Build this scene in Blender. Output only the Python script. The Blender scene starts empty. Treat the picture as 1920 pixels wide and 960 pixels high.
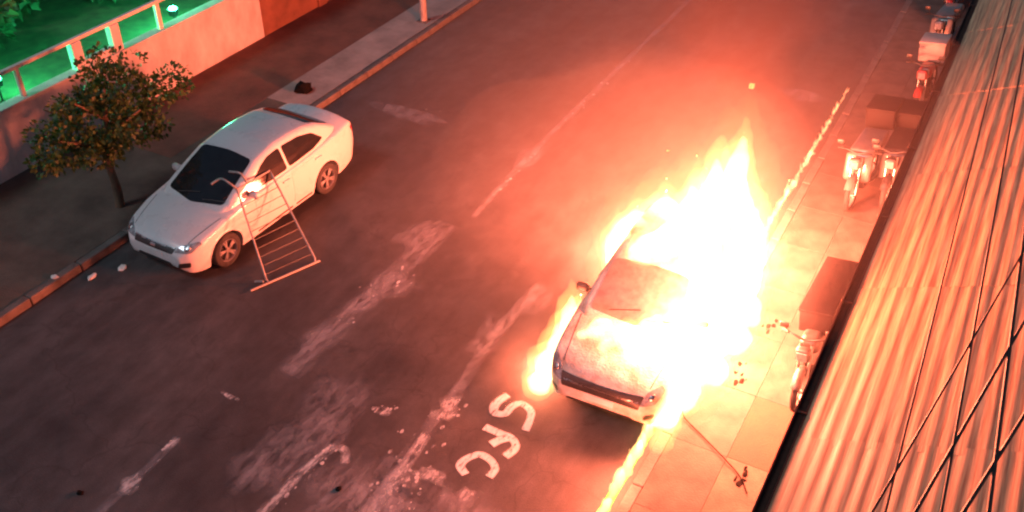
import bpy, bmesh, math, random
import numpy as np
from mathutils import Vector, Matrix, noise
from mathutils.bvhtree import BVHTree
random.seed(7)
R = math.radians
scn = bpy.context.scene
COL = scn.collection

# ------------------------------------------------------------------ camera
cam_d = bpy.data.cameras.new('camera'); cam = bpy.data.objects.new('camera', cam_d); COL.objects.link(cam)
cam.location = (0, 0, 9.69); cam.rotation_euler = (R(90 - 36.2), 0, R(28.3))
cam_d.sensor_width = 36; cam_d.lens = 36 * 1859 / 1920; cam_d.clip_start = .05; cam_d.clip_end = 400
scn.camera = cam
# ------------------------------------------------------------------ night sky and dim moon-like sun
SUN_EL, SUN_ROT = R(52), R(200)
w = bpy.data.worlds.new('World'); scn.world = w; w.use_nodes = True
nt = w.node_tree; sky = nt.nodes.new('ShaderNodeTexSky'); sky.sky_type = 'NISHITA'; sky.sun_disc = False
sky.sun_elevation = SUN_EL; sky.sun_rotation = SUN_ROT
nt.links.new(sky.outputs[0], nt.nodes['Background'].inputs[0]); nt.nodes['Background'].inputs[1].default_value = .032
sd = bpy.data.lights.new('sun', 'SUN'); so = bpy.data.objects.new('sun', sd); COL.objects.link(so)
sd.energy = .95; sd.angle = R(14); sd.color = (.84, .92, 1.0)
so.rotation_euler = (R(38), 0, R(-28)); so.location = (0, -10, 30)
# ------------------------------------------------------------------ exposure / render settings
vs = scn.view_settings
scn.display_settings.display_device = 'sRGB'
vs.view_transform = 'Standard'; vs.look = 'None'; vs.exposure = 0.0; vs.gamma = 1; vs.use_curve_mapping = False
cy = scn.cycles
cy.use_denoising = True
cy.max_bounces = 5; cy.diffuse_bounces = 3; cy.glossy_bounces = 3; cy.transparent_max_bounces = 12; cy.volume_bounces = 0
cy.use_adaptive_sampling = True; cy.adaptive_threshold = .04
cy.sample_clamp_indirect = 3.0; cy.filter_width = 2.2
FIRE_COL = (1.0, .16, .075)

# ================================================================== helpers
def setp(o, label=None, cat=None, group=None, kind=None):
    if label: o['label'] = label
    if cat: o['category'] = cat
    if group: o['group'] = group
    if kind: o['kind'] = kind
    return o
def empty(name, loc=(0, 0, 0), rz=0, parent=None):
    o = bpy.data.objects.new(name, None); COL.objects.link(o); o.location = loc; o.rotation_euler = (0, 0, rz)
    o.empty_display_size = .2; o.parent = parent
    return o
def obj(name, bm, mats, parent=None, smooth=False, loc=None):
    me = bpy.data.meshes.new(name)
    if isinstance(bm, bmesh.types.BMesh):
        bm.normal_update(); bm.to_mesh(me); bm.free()
    else:
        me.from_pydata(*bm); me.update()
    for m in (mats if isinstance(mats, (list, tuple)) else [mats]): me.materials.append(m)
    if smooth:
        me.polygons.foreach_set('use_smooth', [True] * len(me.polygons))
        if smooth is not True: me.set_sharp_from_angle(angle=R(smooth))
    o = bpy.data.objects.new(name, me); COL.objects.link(o); o.parent = parent
    if loc: o.location = loc
    return o
def link_mesh(name, me, parent=None, loc=(0, 0, 0), rot=(0, 0, 0), sc=(1, 1, 1)):
    o = bpy.data.objects.new(name, me); COL.objects.link(o); o.parent = parent
    o.location = loc; o.rotation_euler = rot; o.scale = sc
    return o
def copy_tree(o, parent=None):
    c = o.copy(); COL.objects.link(c); c.parent = parent
    for ch in list(o.children):
        if ch.name in bpy.data.objects: copy_tree(ch, c)
    return c
def add_box(bm, c, s, bev=0, rot=None, seg=2):
    r = bmesh.ops.create_cube(bm, size=1)
    M = Matrix.Translation(c) @ (rot.to_4x4() if rot else Matrix()) @ Matrix.Diagonal((s[0], s[1], s[2], 1))
    bmesh.ops.transform(bm, matrix=M, verts=r['verts'])
    if bev:
        es = list({e for v in r['verts'] for e in v.link_edges})
        bmesh.ops.bevel(bm, geom=es, offset=bev, segments=seg, affect='EDGES', profile=.5)
def box_bm(c, s, bev=0, rot=None, seg=2):
    bm = bmesh.new(); add_box(bm, c, s, bev, rot, seg); return bm
def add_tube(bm, pts, rad, n=8, caps=True):
    pts = [Vector(p) for p in pts]; rings = []; up = None
    for i, p in enumerate(pts):
        t = (pts[min(i + 1, len(pts) - 1)] - pts[max(i - 1, 0)]).normalized()
        if up is None: up = Vector((0, 0, 1)) if abs(t.z) < .9 else Vector((1, 0, 0))
        a = t.cross(up).normalized(); b = a.cross(t).normalized(); up = b
        r = rad[i] if isinstance(rad, (list, tuple)) else rad
        rings.append([bm.verts.new(p + (a * math.cos(k * 2 * math.pi / n) + b * math.sin(k * 2 * math.pi / n)) * r) for k in range(n)])
    for r0, r1 in zip(rings, rings[1:]):
        for k in range(n): bm.faces.new((r0[k], r0[(k + 1) % n], r1[(k + 1) % n], r1[k]))
    if caps:
        bm.faces.new(rings[0][::-1]); bm.faces.new(rings[-1])
def tube_bm(pts, rad, n=8):
    bm = bmesh.new(); add_tube(bm, pts, rad, n); return bm
def add_lathe(bm, prof, axis='Z', n=20, c=(0, 0, 0), ring=False):
    rings = []
    for (r, h) in prof:
        rg = []
        for k in range(n):
            a = 2 * math.pi * k / n; u, v = r * math.cos(a), r * math.sin(a)
            p = {'Z': (u, v, h), 'X': (h, u, v), 'Y': (u, h, v)}[axis]
            rg.append(bm.verts.new(Vector(p) + Vector(c)))
        rings.append(rg)
    for r0, r1 in zip(rings, rings[1:] + ([rings[0]] if ring else [])):
        for k in range(n): bm.faces.new((r0[k], r0[(k + 1) % n], r1[(k + 1) % n], r1[k]))
    if not ring: bm.faces.new(rings[0][::-1]); bm.faces.new(rings[-1])
    bmesh.ops.recalc_face_normals(bm, faces=bm.faces)
def lathe_bm(prof, axis='Z', n=20, c=(0, 0, 0), ring=False):
    bm = bmesh.new(); add_lathe(bm, prof, axis, n, c, ring); return bm
def curve_pts(P, n=8):
    P = [Vector(p) for p in P]; out = []
    for i in range(len(P) - 1):
        p0, p1, p2, p3 = P[max(i - 1, 0)], P[i], P[i + 1], P[min(i + 2, len(P) - 1)]
        for k in range(n):
            t = k / n
            out.append(.5 * ((2 * p1) + (p2 - p0) * t + (2 * p0 - 5 * p1 + 4 * p2 - p3) * t * t + (3 * p1 - p0 - 3 * p2 + p3) * t ** 3))
    out.append(P[-1]); return out

# ================================================================== materials
def mat(name, col, rough=.6, metal=0, var=.25, vscale=6, bump=0, bscale=60, spec=.5, coat=0, col2=None, stretch=(1, 1, 1), rvar=.15):
    m = bpy.data.materials.new(name); m.use_nodes = True; t = m.node_tree; b = t.nodes['Principled BSDF']
    tc = t.nodes.new('ShaderNodeTexCoord'); mp = t.nodes.new('ShaderNodeMapping'); mp.inputs['Scale'].default_value = stretch
    t.links.new(tc.outputs['Object'], mp.inputs[0])
    n = t.nodes.new('ShaderNodeTexNoise'); n.inputs['Scale'].default_value = vscale; n.inputs['Detail'].default_value = 4; n.inputs['Roughness'].default_value = .6
    t.links.new(mp.outputs[0], n.inputs[0])
    cr = t.nodes.new('ShaderNodeValToRGB'); cr.color_ramp.elements[0].position = .3; cr.color_ramp.elements[1].position = .72
    c2 = col2 or tuple(c * (1 - var) for c in col)
    cr.color_ramp.elements[0].color = (*c2, 1); cr.color_ramp.elements[1].color = (*[min(1, c * (1 + (0 if col2 else var * .6))) for c in col], 1)
    t.links.new(n.outputs['Fac'], cr.inputs[0]); t.links.new(cr.outputs[0], b.inputs['Base Color'])
    mr = t.nodes.new('ShaderNodeMapRange'); mr.inputs['To Min'].default_value = max(.03, rough - rvar); mr.inputs['To Max'].default_value = min(1, rough + rvar)
    t.links.new(n.outputs['Fac'], mr.inputs[0]); t.links.new(mr.outputs[0], b.inputs['Roughness'])
    b.inputs['Metallic'].default_value = metal; b.inputs['Specular IOR Level'].default_value = spec; b.inputs['Coat Weight'].default_value = coat
    b.inputs['Coat Roughness'].default_value = .08
    if bump:
        n2 = t.nodes.new('ShaderNodeTexNoise'); n2.inputs['Scale'].default_value = bscale; n2.inputs['Detail'].default_value = 2
        t.links.new(mp.outputs[0], n2.inputs[0])
        bp = t.nodes.new('ShaderNodeBump'); bp.inputs['Strength'].default_value = bump; bp.inputs['Distance'].default_value = .02
        t.links.new(n2.outputs['Fac'], bp.inputs['Height']); t.links.new(bp.outputs[0], b.inputs['Normal'])
    return m
def emis(name, col, s):
    m = bpy.data.materials.new(name); m.use_nodes = True; b = m.node_tree.nodes['Principled BSDF']
    b.inputs['Base Color'].default_value = (*col, 1); b.inputs['Emission Color'].default_value = (*col, 1); b.inputs['Emission Strength'].default_value = s
    return m
def vol_emis(name, col, s):
    m = bpy.data.materials.new(name); m.use_nodes = True; t = m.node_tree
    t.nodes.remove(t.nodes['Principled BSDF'])
    e = t.nodes.new('ShaderNodeEmission'); e.inputs[0].default_value = (*col, 1); e.inputs[1].default_value = s
    t.links.new(e.outputs[0], t.nodes['Material Output'].inputs['Volume'])
    return m
M = {}
M['paint'] = mat('white_car_paint', (.55, .55, .56), .28, 0, .05, 3, coat=.6, rvar=.05)
M['paint_burnt'] = mat('heat_blistered_white_paint', (.68, .64, .60), .55, 0, .5, 4, bump=.35, bscale=30, col2=(.34, .25, .2))
M['black'] = mat('black_plastic', (.02, .02, .021), .5, 0, .3)
M['rubber'] = mat('tyre_rubber', (.022, .022, .023), .8, 0, .3, bump=.2)
M['glass'] = mat('dark_car_glass', (.012, .013, .015), .08, 0, .3, rvar=.03, spec=.6)
M['glass_burnt'] = mat('heat_crazed_glass', (.17, .13, .12), .42, 0, .4, 9, spec=.5)
M['lamp_glass'] = mat('headlamp_lens', (.32, .34, .36), .15, .3, .5, 14, rvar=.05)
M['tail'] = mat('tail_lamp_red', (.3, .02, .02), .2, 0, .3)
M['alloy'] = mat('alloy_rim', (.3, .3, .31), .4, .6, .3)
M['chrome'] = mat('chrome', (.4, .4, .41), .3, 1, .1)
M['plate'] = mat('plate_grey', (.55, .55, .55), .5, 0, .2)
M['galv'] = mat('galvanised_steel', (.27, .26, .25), .5, .4, .25, 20)
M['wall'] = mat('white_rendered_wall', (.58, .55, .53), .85, 0, .3, 2.2, bump=.25, bscale=30, stretch=(1, 1, .5))
M['rail'] = mat('cream_painted_rail', (.68, .62, .52), .6, 0, .2, 8)
M['brown_wall'] = mat('red_brown_render', (.20, .085, .05), .85, 0, .35, 2, bump=.3, bscale=30)
M['stub'] = mat('dark_brown_brick', (.055, .028, .02), .9, 0, .4, 6, bump=.4)
M['kerb'] = mat('kerb_concrete', (.10, .092, .085), .9, 0, .4, 5, bump=.4, bscale=40)
M['pave_l'] = mat('dark_pavement', (.095, .07, .055), .9, 0, .45, 1.6, bump=.4, bscale=35)
M['pave_strip'] = mat('worn_pale_pavement', (.32, .24, .21), .9, 0, .35, 1.8, bump=.35, bscale=35)
M['pave_brown'] = mat('red_brown_paving', (.15, .06, .04), .9, 0, .4, 1.6, bump=.4, bscale=35)
M['pave_r'] = mat('pavement_slab', (.085, .066, .056), .9, 0, .55, 2.2, bump=.35, bscale=40)
M['pave_pink'] = mat('pink_pavement_slab', (.085, .066, .056), .9, 0, .55, 2.2, bump=.35, bscale=40)
M['pave_red'] = mat('red_clay_slab', (.11, .045, .03), .88, 0, .3, 3, bump=.35, bscale=40)
M['pave_cream'] = mat('cream_pavement_slab', (.115, .09, .068), .9, 0, .5, 3, bump=.3, bscale=40)
M['bark'] = mat('bark', (.12, .085, .055), .95, 0, .5, 12, bump=.8, bscale=30, stretch=(1, 1, .3))
M['roof'] = mat('weathered_roof_sheet', (.64, .43, .25), .5, 0, .55, 5, col2=(.20, .09, .05), stretch=(5.5, .16, 1), bump=.12, bscale=14)
M['gutter'] = mat('rusty_gutter', (.05, .02, .013), .7, .2, .5, 8)
M['cap'] = mat('white_cement_capping', (.72, .69, .63), .8, 0, .2, 5, bump=.3)
M['cable'] = mat('cable_black', (.018, .015, .014), .6, 0, .3)
M['seat'] = mat('black_vinyl', (.012, .011, .012), .6, 0, .3, spec=.25)
M['tarp'] = mat('dark_cargo_box', (.008, .007, .008), .75, 0, .4, 5, bump=.2, bscale=20, spec=.15)
M['bike_white'] = mat('pale_bike_fairing', (.13, .12, .115), .35, 0, .2, 6, coat=.4)
M['bike_red'] = mat('red_bike_fairing', (.28, .035, .03), .35, 0, .3, 6, coat=.4)
M['bike_grey'] = mat('grey_bike_metal', (.07, .07, .07), .45, .6, .4, 10)
M['box_white'] = mat('white_delivery_box', (.30, .27, .255), .6, 0, .25, 6)
M['char'] = mat('charred_debris', (.007, .006, .005), .95, 0, .5, 20, bump=.5, spec=.1)
M['litter'] = mat('white_litter', (.65, .65, .62), .7, 0, .3, 12)
M['lawn'] = mat('dark_lawn', (.035, .06, .022), .95, 0, .5, 4, bump=.8, bscale=60)
M['earth'] = mat('far_ground', (.06, .05, .045), .95, 0, .4, 2)
M['lamp_green'] = emis('green_lamp_lens', (.12, 1, .5), 14)
def leaf_mat(name, a, b):
    m = bpy.data.materials.new(name); m.use_nodes = True; t = m.node_tree; p = t.nodes['Principled BSDF']
    g = t.nodes.new('ShaderNodeNewGeometry'); cr = t.nodes.new('ShaderNodeValToRGB')
    cr.color_ramp.elements[0].color = (*a, 1); cr.color_ramp.elements[1].color = (*b, 1)
    t.links.new(g.outputs['Random Per Island'], cr.inputs[0]); t.links.new(cr.outputs[0], p.inputs['Base Color'])
    p.inputs['Roughness'].default_value = .6; p.inputs['Subsurface Weight'].default_value = 0
    tr = t.nodes.new('ShaderNodeBsdfTranslucent'); t.links.new(cr.outputs[0], tr.inputs[0])
    mx = t.nodes.new('ShaderNodeMixShader'); mx.inputs[0].default_value = .25
    t.links.new(p.outputs[0], mx.inputs[1]); t.links.new(tr.outputs[0], mx.inputs[2]); t.links.new(mx.outputs[0], t.nodes['Material Output'].inputs[0])
    return m
M['leaf'] = leaf_mat('olive_leaves', (.010, .035, .006), (.028, .075, .012))
M['leaf2'] = leaf_mat('garden_leaves', (.02, .05, .02), (.06, .12, .05))

# worn road paint: opaque flakes with noise holes
def worn(name, col, lo, hi, scale, amax=1.0):
    m = mat(name, col, .75, 0, .2, 9, bump=.2); t = m.node_tree; b = t.nodes['Principled BSDF']
    tc = t.nodes.new('ShaderNodeTexCoord'); n = t.nodes.new('ShaderNodeTexNoise'); n.inputs['Scale'].default_value = scale; n.inputs['Detail'].default_value = 5; n.inputs['Roughness'].default_value = .68
    mp = t.nodes.new('ShaderNodeMapping'); mp.inputs['Scale'].default_value = (1.7, .55, 1); t.links.new(tc.outputs['Object'], mp.inputs[0]); t.links.new(mp.outputs[0], n.inputs[0])
    mr = t.nodes.new('ShaderNodeMapRange'); mr.inputs[1].default_value = lo; mr.inputs[2].default_value = hi; mr.inputs[4].default_value = amax
    at = t.nodes.new('ShaderNodeAttribute'); at.attribute_name = 'wear'
    mu = t.nodes.new('ShaderNodeMath'); mu.operation = 'MULTIPLY'
    t.links.new(n.outputs['Fac'], mr.inputs[0]); t.links.new(mr.outputs[0], mu.inputs[0]); t.links.new(at.outputs['Fac'], mu.inputs[1])
    t.links.new(mu.outputs[0], b.inputs['Alpha'])
    return m
M['line'] = worn('worn_white_line', (.62, .61, .61), .38, .64, 6, .95)
M['smear'] = worn('thin_white_smear', (.46, .46, .49), .36, .84, 5.0, .62)  # thin paint residue; also colours the pale light painted onto the near road
M['letter'] = worn('white_lettering_paint', (.72, .69, .66), .28, .48, 11, 1)
M['yellow'] = worn('yellow_kerb_paint', (.65, .42, .05), .3, .5, 9, .9)

# asphalt
def asphalt():
    m = bpy.data.materials.new('night_asphalt'); m.use_nodes = True; t = m.node_tree; b = t.nodes['Principled BSDF']
    tc = t.nodes.new('ShaderNodeTexCoord')
    def nz(s, d=6, r=.6, st=None):
        n = t.nodes.new('ShaderNodeTexNoise'); n.inputs['Scale'].default_value = s; n.inputs['Detail'].default_value = d; n.inputs['Roughness'].default_value = r
        if st:
            mp = t.nodes.new('ShaderNodeMapping'); mp.inputs['Scale'].default_value = st; t.links.new(tc.outputs['Object'], mp.inputs[0]); t.links.new(mp.outputs[0], n.inputs[0])
        else: t.links.new(tc.outputs['Object'], n.inputs[0])
        return n.outputs['Fac']
    def ramp(f, p0, c0, p1, c1):
        r = t.nodes.new('ShaderNodeValToRGB'); r.color_ramp.elements[0].position = p0; r.color_ramp.elements[1].position = p1
        r.color_ramp.elements[0].color = (*c0, 1); r.color_ramp.elements[1].color = (*c1, 1); t.links.new(f, r.inputs[0]); return r.outputs[0]
    def mix(fac, a, c, mode='MIX'):
        x = t.nodes.new('ShaderNodeMix'); x.data_type = 'RGBA'; x.blend_type = mode
        if isinstance(fac, float): x.inputs[0].default_value = fac
        else: t.links.new(fac, x.inputs[0])
        t.links.new(a, x.inputs[6]); t.links.new(c, x.inputs[7]); return x.outputs[2]
    base = ramp(nz(.55, 4, .55, (1, .45, 1)), .35, (.040, .040, .042), .68, (.078, .076, .077))
    mott = ramp(nz(3.2, 5, .65, (1, .6, 1)), .3, (.62, .62, .62), .72, (1.25, 1.25, 1.25))
    grain = ramp(nz(85, 1, .7), .3, (.62, .62, .62), .7, (1.3, 1.3, 1.3))
    c = mix(1.0, base, mott, 'MULTIPLY'); c = mix(1.0, c, grain, 'MULTIPLY')
    # cracks
    v = t.nodes.new('ShaderNodeTexVoronoi'); v.feature = 'DISTANCE_TO_EDGE'; v.inputs['Scale'].default_value = .45
    wv = t.nodes.new('ShaderNodeTexNoise'); wv.inputs['Scale'].default_value = 1.4; wv.inputs['Detail'].default_value = 3
    t.links.new(tc.outputs['Object'], wv.inputs[0])
    vm = t.nodes.new('ShaderNodeVectorMath'); vm.operation = 'ADD'; sc = t.nodes.new('ShaderNodeVectorMath'); sc.operation = 'SCALE'; sc.inputs['Scale'].default_value = 1.2
    t.links.new(wv.outputs['Color'], sc.inputs[0]); t.links.new(tc.outputs['Object'], vm.inputs[0]); t.links.new(sc.outputs[0], vm.inputs[1]); t.links.new(vm.outputs[0], v.inputs[0])
    ck = ramp(v.outputs['Distance'], .0, (.6, .6, .6), .010, (1, 1, 1)); c = mix(.7, c, mix(1.0, c, ck, 'MULTIPLY'))
    # oil / tyre darkened stains along the lanes
    st = ramp(nz(1.1, 5, .6, (2.2, .28, 1)), .36, (.6, .6, .6), .6, (1, 1, 1)); c = mix(.6, c, mix(1.0, c, st, 'MULTIPLY'))
    t.links.new(c, b.inputs['Base Color'])
    mr = t.nodes.new('ShaderNodeMapRange'); mr.inputs[3].default_value = .55; mr.inputs[4].default_value = .85
    t.links.new(nz(1.3, 2), mr.inputs[0]); t.links.new(mr.outputs[0], b.inputs['Roughness'])
    bp = t.nodes.new('ShaderNodeBump'); bp.inputs['Strength'].default_value = .55; bp.inputs['Distance'].default_value = .012
    t.links.new(nz(55, 2.5, .75), bp.inputs['Height']); t.links.new(bp.outputs[0], b.inputs['Normal'])
    return m
M['asphalt'] = asphalt()

# ================================================================== ground, road, pavements
KX = -12.2          # left kerb face
RX = -2.62          # right kerb face
WX = -15.4          # garden wall face
def slab(x0, x1, y0, y1, z0, z1):
    return box_bm(((x0 + x1) / 2, (y0 + y1) / 2, (z0 + z1) / 2), (x1 - x0, y1 - y0, z1 - z0))
setp(obj('ground', slab(-140, 140, -60, 260, -.6, -.03), M['earth']), kind='structure', label='dark ground beyond the street')
def grid_sheet(x0, x1, y0, y1, z, nx, ny, amp):
    bm = bmesh.new(); V = []
    for j in range(ny + 1):
        row = []
        for i in range(nx + 1):
            x = x0 + (x1 - x0) * i / nx; y = y0 + (y1 - y0) * j / ny
            row.append(bm.verts.new((x, y, z + amp * noise.noise(Vector((x * .6, y * .35, 3))))))
        V.append(row)
    for j in range(ny):
        for i in range(nx): bm.faces.new((V[j][i], V[j][i + 1], V[j + 1][i + 1], V[j + 1][i]))
    return bm
road = setp(obj('road', grid_sheet(KX, RX + .02, -30, 120, 0, 40, 300, .0003), M['asphalt'], smooth=True), kind='structure', label='worn dark asphalt street lit red by the fire')
pl = setp(obj('pavement_left', slab(WX - .1, KX - .16, -30, 120, -.05, .13), M['pave_l']), kind='structure', label='dark pavement between garden wall and kerb')
bm = slab(-13.35, KX - .165, 14.0, 60, .10, .134)
obj('pale_strip', bm, M['pave_strip'], pl)
obj('red_brown_paving', slab(WX + .002, -13.352, 11.2, 60, .10, .133), M['pave_brown'], pl)
# kerb stones
km = box_bm((0, 0, 0), (.15, .985, .19), .018); kme = bpy.data.meshes.new('kerb_stone'); km.to_mesh(kme); km.free(); kme.materials.append(M['kerb'])
kl = setp(obj('kerb_left', slab(KX - .155, KX - .01, -30, 2, -.05, .12), M['kerb']), kind='structure', label='pale concrete kerb along the left pavement')
for i in range(30):
    link_mesh('kerb_stone', kme, kl, (KX - .08 + random.uniform(-.008, .008), 2.5 + i, .042 + random.uniform(-.006, .006)), (0, 0, random.uniform(-.006, .006)))
pr = setp(obj('pavement_right', slab(RX + .16, 1.0, -30, 120, -.05, .09), M['pave_r']), kind='structure', label='slabbed pavement between the burning trail and the low roof')
kr = setp(obj('kerb_right', slab(RX + .01, RX + .15, -30, 2, -.05, .12), M['kerb']), kind='structure', label='kerb along the right pavement')
for i in range(30):
    link_mesh('kerb_stone', kme, kr, (RX + .08 + random.uniform(-.006, .006), 2.5 + i, .042 + random.uniform(-.005, .005)), (0, 0, random.uniform(-.006, .006)))
sl = {}
def slab_mesh(key, sx, sy, m):
    k = (key, round(sx, 3), round(sy, 3))
    if k not in sl:
        b = box_bm((0, 0, 0), (sx, sy, .06), .003, None, 1); me = bpy.data.meshes.new('paving_slab'); b.to_mesh(me); b.free(); me.materials.append(m); sl[k] = me
    return sl[k]
for j in range(19):
    y = 4.6 + j * 1.25
    for i, (xa, xb) in enumerate(((RX + .165, -1.72), (-1.70, -.95), (-.93, -.1))):
        key = 'pave_r'
        if i == 0 and 3 <= j <= 4: key = 'pave_pink'
        if i == 1 and j in (3, 4): key = 'pave_cream' if j == 3 else 'pave_red'
        if i == 1 and j == 5: key = 'pave_pink'
        if i == 1 and j > 8: key = 'pave_pink'
        if j == 2 and i < 2: key = 'pave_pink'
        link_mesh('paving_slab', slab_mesh(key, xb - xa + .017, 1.249, M[key]), pr, ((xa + xb) / 2, y, .0985 + random.uniform(0, .003)), (random.uniform(-.002, .002), random.uniform(-.002, .002), 0))

# ------------------------------------------------------------------ road paint
def add_wear(o, vals):
    a = o.data.attributes.new('wear', 'FLOAT', 'POINT'); a.data.foreach_set('value', vals)
def ribbon(name, pts, width, m, z=.011, edge=.35, parent=road, wseed=0):
    """a painted band following pts; opaque along its middle, fading to its ragged edges"""
    P = curve_pts([(p[0], p[1], 0) for p in pts], 10); vs_, fs, wr = [], [], []
    for i, p in enumerate(P):
        t = (P[min(i + 1, len(P) - 1)] - P[max(i - 1, 0)]).normalized(); n_ = Vector((-t.y, t.x, 0))
        wd = width * (1 + .25 * noise.noise(Vector((p.x * 3, p.y * 3, wseed))))
        for s, v in ((-1, 0), (-edge, 1), (edge, 1), (1, 0)):
            q = p + n_ * s * wd; vs_.append((q.x, q.y, z)); wr.append(v if 0 < i < len(P) - 1 else 0)
    for i in range(len(P) - 1):
        for k in range(3): a = i * 4 + k; fs.append((a, a + 1, a + 5, a + 4))
    o = obj(name, (vs_, [], fs), m, parent); add_wear(o, wr); return o
def blot(name, c, r, m, z, parent=road, st=(1, 1), seed=0, n=22):
    vs_, wr = [(c[0], c[1], z)], [1.0]
    for ring, wv in ((.55, .9), (1.0, 0)):
        for k in range(n):
            a = 2 * math.pi * k / n; rr = r * ring * (1 + .55 * noise.noise(Vector((math.cos(a) * 1.3, math.sin(a) * 1.3, seed * 3.1 + ring))))
            vs_.append((c[0] + math.cos(a) * rr * st[0], c[1] + math.sin(a) * rr * st[1], z)); wr.append(wv)
    fs = [(0, 1 + k, 1 + (k + 1) % n) for k in range(n)] + [(1 + k, 1 + n + k, 1 + n + (k + 1) % n, 1 + (k + 1) % n) for k in range(n)]
    o = obj(name, (vs_, [], fs), m, parent); add_wear(o, wr); return o
def flakes(name, segs, m, z, parent=road):
    """remnants of thermoplastic paint, small ragged islands, one joined piece of marking"""
    bm = bmesh.new(); wr = []
    for (x0, y0, x1, y1, wd, cnt, smax) in segs:
        for _ in range(cnt):
            t = random.random(); cx = x0 + (x1 - x0) * t + random.gauss(0, wd); cyy = y0 + (y1 - y0) * t + random.gauss(0, wd * .5)
            s = random.uniform(.25, 1) ** 2 * smax; n_ = random.randint(6, 9); a0 = random.random() * 6
            vsx = [bm.verts.new((cx + math.cos(a0 + 6.283 * k / n_) * s * random.uniform(.5, 1.15), cyy + math.sin(a0 + 6.283 * k / n_) * s * 1.5 * random.uniform(.5, 1.15), z)) for k in range(n_)]
            bm.faces.new(vsx)
    nv = len(bm.verts); o = obj(name, bm, m, parent); add_wear(o, [1.0] * nv); o['kind'] = 'stuff'; return o
ZL = .0018
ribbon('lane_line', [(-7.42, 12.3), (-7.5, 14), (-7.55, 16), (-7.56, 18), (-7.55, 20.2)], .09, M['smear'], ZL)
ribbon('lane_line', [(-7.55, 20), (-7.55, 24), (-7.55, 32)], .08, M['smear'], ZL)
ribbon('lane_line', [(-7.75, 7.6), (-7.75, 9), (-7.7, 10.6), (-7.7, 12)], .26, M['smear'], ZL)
ribbon('lane_line', [(-6.5, 4.2), (-6.45, 5.6), (-6.42, 6.3), (-6.33, 6.85)], .085, M['line'], ZL)
ribbon('lane_line', [(-6.36, 6.8), (-6.18, 6.85), (-6.02, 6.65)], .07, M['line'], ZL + .0004)
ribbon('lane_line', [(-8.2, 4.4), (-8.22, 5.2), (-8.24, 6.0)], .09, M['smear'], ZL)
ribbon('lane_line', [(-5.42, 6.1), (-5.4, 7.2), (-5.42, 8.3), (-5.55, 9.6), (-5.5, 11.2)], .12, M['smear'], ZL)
ribbon('lane_line', [(-5.3, 6.0), (-5.32, 6.9), (-5.38, 7.6)], .10, M['line'], ZL + .0004)
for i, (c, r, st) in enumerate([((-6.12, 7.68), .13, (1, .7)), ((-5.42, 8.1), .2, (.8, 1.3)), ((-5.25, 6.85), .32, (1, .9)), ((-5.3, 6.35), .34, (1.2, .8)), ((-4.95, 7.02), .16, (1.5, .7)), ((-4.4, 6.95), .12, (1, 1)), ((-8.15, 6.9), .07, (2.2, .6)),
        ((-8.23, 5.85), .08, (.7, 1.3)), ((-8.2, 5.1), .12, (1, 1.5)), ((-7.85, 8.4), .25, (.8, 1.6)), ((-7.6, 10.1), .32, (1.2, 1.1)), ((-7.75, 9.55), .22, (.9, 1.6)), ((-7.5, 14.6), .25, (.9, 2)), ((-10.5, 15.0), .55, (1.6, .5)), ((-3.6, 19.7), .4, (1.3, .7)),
        ((-5.45, 10.8), .3, (.8, 1.6)), ((-5.65, 9.8), .3, (.8, 1.6)), ((-5.5, 6.2), .8, (1.0, .8)), ((-4.3, 6.6), .6, (1, .8)), ((-6.7, 7.2), .7, (.7, 1.2)), ((-4.8, 6.2), .5, (1, .9)), ((-6.9, 6.2), .5, (1, 1.1)), ((-8.0, 11.4), .3, (1, 1.6))]):  # widest near patches mix worn paint with a painted-in pool of pale light
    blot('paint_and_light_patch', c, r * 1.15, M['line'] if r < .21 else M['smear'], ZL + .0009 + .00006 * i, st=st, seed=i)
flakes('paint_remnant', [(-7.42, 12.6, -7.56, 19.8, .05, 60, .04), (-6.46, 4.6, -6.33, 6.9, .05, 60, .035), (-5.3, 6.0, -5.4, 8.3, .16, 60, .035), (-7.7, 8.8, -7.6, 10.6, .2, 26, .035), (-8.2, 4.6, -8.23, 5.9, .06, 10, .04), (-6.2, 7.6, -6.0, 7.75, .1, 8, .035),
        (-5.2, 6.3, -5.0, 7.1, .22, 30, .035), (-10.2, 15.3, -10.0, 15.4, .12, 8, .03)], M['line'], ZL + .0026)
obj_letters = []
for nm, strokes in (('s', [[(-4.77, 8.76), (-4.84, 8.53), (-4.78, 8.37), (-4.64, 8.41), (-4.62, 8.57), (-4.54, 8.69), (-4.36, 8.63), (-4.29, 8.48), (-4.25, 8.26)]]),
                    ('y', [[(-4.77, 8.07), (-4.53, 8.06), (-4.33, 8.05), (-4.22, 7.93), (-4.27, 7.73)], [(-4.38, 8.05), (-4.47, 7.95), (-4.53, 7.83)]]),
                    ('c', [[(-4.56, 7.23), (-4.7, 7.33), (-4.68, 7.48), (-4.57, 7.61), (-4.4, 7.59), (-4.28, 7.49), (-4.28, 7.33)]])):
    for k, s in enumerate(strokes):
        o = ribbon('painted_letter', s, .07, M['letter'], ZL + .003 + .0004 * k, edge=.6); o['label'] = 'hand painted white letter %s on the asphalt' % nm.upper()
ribbon('kerb_line', [(-2.79, 2), (-2.79, 6), (-2.79, 9), (-2.79, 12)], .06, M['yellow'], ZL, edge=.8)

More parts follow.
